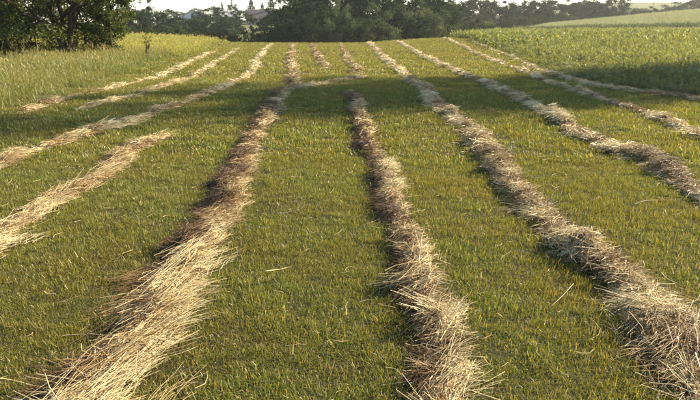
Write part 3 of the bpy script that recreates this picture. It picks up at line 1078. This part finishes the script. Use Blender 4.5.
for (x, y, s, rz, lab) in [(-16.0, 30.6, 1.0, 0.0, 'brownish bush under the trees left of the forked trunk'),
                           (-18.3, 29.2, 0.9, 1.3, 'brownish bush at the left edge below the dense tree'),
                           (-12.7, 32.0, 0.75, 2.2, 'low bush filling the gap right of the forked trunk'),
                           (-14.6, 32.6, 0.9, 3.3, 'bush in the shade directly behind the forked trunk')]:
    place_tree('understory_bush', t3, x, y, s, rz, lab, 'bushes under the left thicket', cat='bush')

# young sapling in the verge
t = tree_meshes('sapling', 510, 1.75, 0.34, 0.3, 280, 0.065, 24, 0.06, M['leaf_near'], trunk_r=0.014)
place_tree('sapling', t, -9.15, 28.2, 1.0, 0, 'slim young sapling standing alone in the tall verge grass')


# dead weed stems at the thicket edge
def weed_mesh(i):
    r = np.random.default_rng(600 + i)
    H = 1.0
    parts = [branch_tube(wander((0, 0, -0.1), (r.normal(0, 0.12), r.normal(0, 0.12), H), 6, 0.02, r), np.linspace(0.011, 0.004, 6), 4)]
    for k in range(7):
        z = 0.4 + 0.08 * k
        d = np.array([r.normal(0, 0.10), r.normal(0, 0.10), 0.12])
        parts.append(branch_tube(np.array([[0, 0, z], d * 0.6 + [0, 0, z], d + [0, 0, z + 0.05]]), np.array([0.006, 0.008, 0.010]), 4))
    V, Q = join_tubes(parts)
    return raw_mesh('dry_weed', V, Q, M['straw'], {'tone': np.full(len(V), 0.5 + 0.25 * r.uniform())}, smooth=True)


WD = [weed_mesh(i) for i in range(3)]
for i, (x, y, s, lab) in enumerate([(-15.0, 27.6, 1.0, 'pale dead weed stem at the far left in front of the thicket'),
                                    (-14.6, 27.9, 1.2, 'tallest pale dead weed stem left of the forked trunk'),
                                    (-13.9, 27.8, 1.0, 'pale dead weed stem nearest the forked trunk'),
                                    (-11.7, 28.3, 0.9, 'reddish dry weed below the slender tree'),
                                    (-11.2, 28.5, 0.85, 'dry weed between the slender tree and the sapling')]):
    o = mobj('dry_weed', WD[i % 3], None, (x, y, Tz(x, y)))
    o.scale = (s, s, s)
    o.rotation_euler = (0, 0, i * 1.3)
    tag(o, lab, 'weed', 'dead weed stems at the thicket edge')

# tree that shades the middle of the meadow, standing off to the right
t = tree_meshes('shade_tree', 520, 16.5, 9.5, 4.2, 16000, 0.34, 170, 1.25, M['leaf_dark'], trunk_r=0.28)
place_tree('shade_tree', t, 21.5, 24.0, 1.0, 0.6, 'broad tree beside the crop, right of the picture, shading the meadow')

# ------------------------------------------------------------------ far trees, each its own thing
KIND = {
    'broad': [tree_meshes('broad', 700 + i, 10, 8.5, 0.6, 11500, 0.31, 75, 0.95, M['leaf_dark']) for i in range(4)],
    'willow': [tree_meshes('willow', 720 + i, 8, 9, 0.1, 11000, 0.21, 60, 0.9, M['leaf_willow']) for i in range(2)],
    'bush': [tree_meshes('bush', 730 + i, 5, 6, 0.05, 6500, 0.20, 45, 0.7, M['leaf_bush'], fork=[(0.8, 0, 1), (-0.7, 0.3, 1), (0, -0.6, 0.9)], trunk_r=0.06) for i in range(3)],
    'spruce': [tree_meshes('spruce', 740 + i, 12, 5, 0.6, 5200, 0.34, 1, 1, M['needle'], style='conifer') for i in range(2)],
}
BASEH = {'broad': 10, 'willow': 8, 'bush': 5, 'spruce': 12}
BASEW = {'broad': 8.5, 'willow': 9, 'bush': 6, 'spruce': 5}
NM = {'broad': 'broadleaf_tree', 'willow': 'willow_tree', 'bush': 'hedge_bush', 'spruce': 'spruce_tree'}


def far_tree(kind, b, y, rise, wide, label, group, i):
    """b = bearing (tangent), y = distance ahead, rise = tangent of the top above eye level, wide = width in metres"""
    x = b * y
    z = Tz(x, y)
    top = EYE + rise * y
    h = max(top - z, 2.0)
    ms = KIND[kind][i % len(KIND[kind])]
    sx = wide / BASEW[kind]
    place_tree(NM[kind], ms, x, y, (sx, sx, 1.12 * h / BASEH[kind]), (i * 2.4) % 6.28, label, group, cat='bush' if kind == 'bush' else 'tree')


ORD = ['first', 'second', 'third', 'fourth', 'fifth', 'sixth', 'seventh', 'eighth', 'ninth', 'tenth', 'eleventh', 'twelfth', 'thirteenth',
       'fourteenth', 'fifteenth', 'sixteenth', 'seventeenth', 'eighteenth']


def bear(px):
    return (px - 350) / 631.0


def rise(py):
    return (25 - py) / 657.0


i = 0
row = [(118, 92, 27, 7), (133, 95, 28, 6), (148, 92, 27, 7), (163, 95, 29, 6), (178, 92, 28, 7), (193, 94, 31, 6), (207, 92, 29, 6), (221, 93, 30, 6), (235, 90, 33, 6), (249, 88, 34, 5), (262, 86, 33, 5)]
for k, (px, y, py, w) in enumerate(row):
    far_tree('bush', bear(px), y, rise(py), w, '%s bush from the left in the low hedge behind the yellow hill' % ORD[k], 'hedge behind the hill', i)
    i += 1
row = [(112, 135, 11, 9), (127, 140, 9, 10), (142, 138, 12, 10), (157, 142, 8, 9), (172, 140, 15, 10), (187, 150, 20, 9), (200, 145, 19, 9), (214, 150, 14, 9), (226, 148, 20, 8)]
for k, (px, y, py, w) in enumerate(row):
    far_tree('broad', bear(px), y, rise(py), w, '%s tree from the left in the row below the far houses' % ORD[k], 'trees below the houses', i)
    i += 1
for (kd, px, y, py, w, lab) in [
        ('broad', 176, 240, 12, 10, 'round tree left of the white gabled house'),
        ('broad', 210, 215, 8, 12, 'big round tree between the white gabled house and the grey roof'),
        ('spruce', 223, 250, 4, 3.5, 'thin pointed tree behind the grey roof'),
        ('broad', 233, 250, 3, 6, 'tall loose tree right of the grey roof'),
        ('broad', 240, 205, 11, 9, 'round tree left of the dark roofed house'),
        ('spruce', 252, 235, 2, 8, 'broad spruce rising left behind the dark roof'),
        ('spruce', 263, 240, 5, 6, 'small spruce rising behind the dark roof'),
        ('spruce', 272, 232, -3, 8, 'tallest spruce at the right end of the dark roof'),
        ('broad', 236, 170, 19, 6, 'small tree at the left end of the pale lawn'),
        ('broad', 270, 125, 17, 9, 'dark tree at the right end of the pale lawn'),
        ('broad', 284, 120, 10, 9, 'dark tree left of the tall wood, below the sky gap')]:
    far_tree(kd, bear(px), y, rise(py), w, lab, 'trees around the far houses', i)
    i += 1
row = [(293, 92, 2, 9), (305, 96, -6, 10), (319, 99, -14, 11), (334, 97, -12, 11), (349, 100, -10, 11), (364, 98, -9, 11), (379, 101, -6, 11), (394, 100, -7, 11), (408, 104, 1, 11), (422, 104, -2, 11), (436, 106, 2, 11)]
for k, (px, y, py, w) in enumerate(row):
    far_tree('broad', bear(px), y, rise(py), w, '%s tall dark tree from the left in the central wood behind the crest' % ORD[k], 'tall trees of the central wood', i)
    i += 1
row = [('broad', 284, 86, 20, 6), ('broad', 298, 85, 22, 6), ('bush', 313, 84, 25, 6), ('broad', 327, 87, 12, 7), ('willow', 344, 84, 10, 6.5), ('bush', 358, 83, 24, 6), ('willow', 378, 85, 11, 7),
       ('bush', 396, 86, 21, 6), ('broad', 410, 88, 18, 7), ('willow', 424, 90, 9, 7), ('willow', 436, 92, 18, 8), ('bush', 449, 96, 24, 8), ('bush', 462, 100, 21, 8), ('willow', 476, 104, 20, 9), ('bush', 490, 110, 24, 8), ('bush', 503, 118, 25, 8)]
for k, (kd, px, y, py, w) in enumerate(row):
    far_tree(kd, bear(px), y, rise(py), w, '%s of the low trees and bushes, from the left, fronting the central wood' % ORD[k], 'low growth along the front of the central wood', i)
    i += 1
row = [(446, 175, 1, 12), (460, 178, 2, 12), (474, 176, 0, 12), (488, 180, 1, 12), (502, 182, 3, 12), (516, 184, 2, 12), (530, 186, 3, 12), (544, 188, 1, 12), (558, 190, 2, 12), (572, 192, 1, 12), (585, 194, 2, 12), (597, 192, 2, 10), (612, 190, -4, 10)]
for k, (px, y, py, w) in enumerate(row):
    far_tree('broad', bear(px), y, rise(py), w, '%s tree from the left in the grey-green wood behind the crop field' % ORD[k], 'wood behind the crop field', i)
    i += 1
row = [(520, 160, 16, 9), (540, 172, 14, 10), (562, 178, 14, 10), (585, 184, 12, 10), (604, 186, 9, 10), (622, 195, 8, 11), (635, 200, 9, 11), (648, 203, 7, 12), (660, 205, 9, 11), (672, 205, 6, 12)]
for k, (px, y, py, w) in enumerate(row):
    far_tree('bush', bear(px), y, rise(py), w, '%s bush from the left in the hedge behind the pale cereal strip' % ORD[k], 'hedge behind the cereal strip', i)
    i += 1
far_tree('broad', bear(689), 200, rise(1), 12, 'dark tree at the right edge above the pale cereal strip', None, i)
far_tree('broad', bear(706), 205, rise(-4), 12, 'dark tree just beyond the right edge above the cereal strip', None, i + 1)


# ------------------------------------------------------------------ far houses and poles
def box_mesh(name, x0, x1, y0, y1, z0, z1, mat):
    V = [(x, y, z) for z in (z0, z1) for x, y in ((x0, y0), (x1, y0), (x1, y1), (x0, y1))]
    Q = [(0, 3, 2, 1), (4, 5, 6, 7), (0, 1, 5, 4), (1, 2, 6, 5), (2, 3, 7, 6), (3, 0, 4, 7)]
    return raw_mesh(name, V, Q, mat)


def gable_walls(w, d, hw, hr, mat):
    """ridge along y; gables face the meadow"""
    V, Q = [], []
    for y in (-d / 2, d / 2):
        V += [(-w / 2, y, -3), (w / 2, y, -3), (w / 2, y, hw), (0, y, hw + hr), (-w / 2, y, hw)]
    F = [[0, 1, 2, 3, 4], [9, 8, 7, 6, 5], [1, 6, 7, 2], [5, 0, 4, 9]]
    me = bpy.data.meshes.new('wall')
    me.from_pydata(V, [], F)
    me.materials.append(mat)
    return me


def roof_mesh(w, d, hw, hr, ov, th, mat):
    k = hr / (w / 2)
    V, Q = [], []
    for s in (-1, 1):
        b = len(V)
        e = (w / 2 + ov)
        for y in (-d / 2 - ov, d / 2 + ov):
            V += [(0, y, hw + hr + 0.02), (s * e, y, hw - ov * k + 0.02), (s * e, y, hw - ov * k + th + 0.02), (0, y, hw + hr + th + 0.02)]
        Q += [[b, b + 1, b + 2, b + 3], [b + 7, b + 6, b + 5, b + 4], [b + 3, b + 2, b + 6, b + 7], [b, b + 4, b + 5, b + 1], [b + 1, b + 5, b + 6, b + 2]]
    me = bpy.data.meshes.new('roof')
    me.from_pydata(V, [], Q)
    me.materials.append(mat)
    return me


def house(b, y, ridge, w, d, hw, hr, wallm, roofm, rz, label, wins):
    x = b * y
    z = EYE + ridge * y - hw - hr
    root = empty('house', (x, y, z))
    root.rotation_euler = (0, 0, rz)
    tag(root, label, 'house', 'houses beyond the valley')
    mobj('wall', gable_walls(w, d, hw, hr, M[wallm]), root)
    rf = mobj('roof', roof_mesh(w, d, hw, hr, 0.5, 0.18, M[roofm]), root)
    mobj('chimney', box_mesh('chimney', 0.6, 1.1, 0.5, 1.0, hw + hr * 0.6, hw + hr + 0.9, M['plaster_grey']), rf)
    for (face, u, zz, ww, hh) in wins:
        if face == 'g':
            f = mobj('window', box_mesh('window', u - ww / 2, u + ww / 2, -d / 2 - 0.08, -d / 2 + 0.02, zz, zz + hh, M['plaster']), root)
            mobj('pane', box_mesh('pane', u - ww / 2 + 0.1, u + ww / 2 - 0.1, -d / 2 - 0.10, -d / 2 - 0.085, zz + 0.1, zz + hh - 0.1, M['glass']), f)
        else:
            f = mobj('window', box_mesh('window', w / 2 - 0.02, w / 2 + 0.08, u - ww / 2, u + ww / 2, zz, zz + hh, M['plaster']), root)
            mobj('pane', box_mesh('pane', w / 2 + 0.085, w / 2 + 0.10, u - ww / 2 + 0.1, u + ww / 2 - 0.1, zz + 0.1, zz + hh - 0.1, M['glass']), f)
    # footing so that the house stands on the slope
    return root


house(bear(193), 225, rise(10.0), 8.0, 11, 3.0, 2.6, 'plaster', 'roof_grey', math.radians(14), 'white gabled house among trees at the far left',
      [('g', -2, 0.8, 1.2, 1.3), ('g', 2, 0.8, 1.2, 1.3), ('g', 0, 3.4, 1.0, 1.0), ('s', -2, 0.8, 1.2, 1.3), ('s', 2, 0.8, 1.2, 1.3)])
house(bear(226), 230, rise(11), 7.0, 7.5, 2.6, 2.2, 'plaster_grey', 'roof_grey', math.radians(-75), 'house with a light grey roof between the far trees',
      [('s', -2, 0.8, 1.2, 1.3), ('s', 1.5, 0.8, 1.2, 1.3), ('g', 0, 0.8, 1.2, 1.3)])
house(bear(266), 215, rise(10), 8.0, 12.5, 2.8, 2.8, 'plaster_grey', 'roof_dark', math.radians(-86), 'long house with a dark roof below the spruces',
      [('s', -4, 0.9, 1.2, 1.3), ('s', -1, 0.9, 1.2, 1.3), ('s', 2, 0.9, 1.2, 1.3), ('s', 4.5, 0.9, 1.2, 1.3)])


def pole(b, y, top, label):
    x = b * y
    z = Tz(x, y)
    h = EYE + top * y - z
    root = empty('utility_pole', (x, y, z))
    tag(root, label, 'utility pole', 'utility poles on the far rise')
    V, Q = branch_tube(np.array([[0, 0, -0.5], [0, 0, h * 0.5], [0, 0, h]]), np.array([0.2, 0.17, 0.14]), 8)
    mobj('post', raw_mesh('post', V, Q, M['pole_wood'], smooth=True), root)
    mobj('crossarm', box_mesh('crossarm', -0.9, 0.9, -0.24, -0.14, h - 0.7, h - 0.55, M['pole_wood']), root)
    for sx in (-0.75, 0, 0.75):
        mobj('insulator', box_mesh('insulator', sx - 0.06, sx + 0.06, -0.25, -0.13, h - 0.548, h - 0.36, M['plaster_grey']), root)


pole(bear(651), 330, rise(-2), 'wooden utility pole left of the other on the far right rise')
pole(bear(677), 340, rise(-3), 'wooden utility pole nearest the dark tree on the far right')


# ------------------------------------------------------------------ thin evening haze over the whole place
def haze():
    m, nt, out = new_mat('haze')
    v = nt.nodes.new('ShaderNodeVolumePrincipled')
    v.inputs['Color'].default_value = (0.95, 0.96, 0.97, 1)
    v.inputs['Density'].default_value = 0.00028
    v.inputs['Anisotropy'].default_value = 0.5
    nt.links.new(v.outputs[0], out.inputs['Volume'])
    o = mobj('haze', box_mesh('haze', -2700, 2700, -2700, 3100, -24, 34, m))
    tag(o, 'thin pale evening haze over the fields', 'haze', None, 'stuff')


haze()
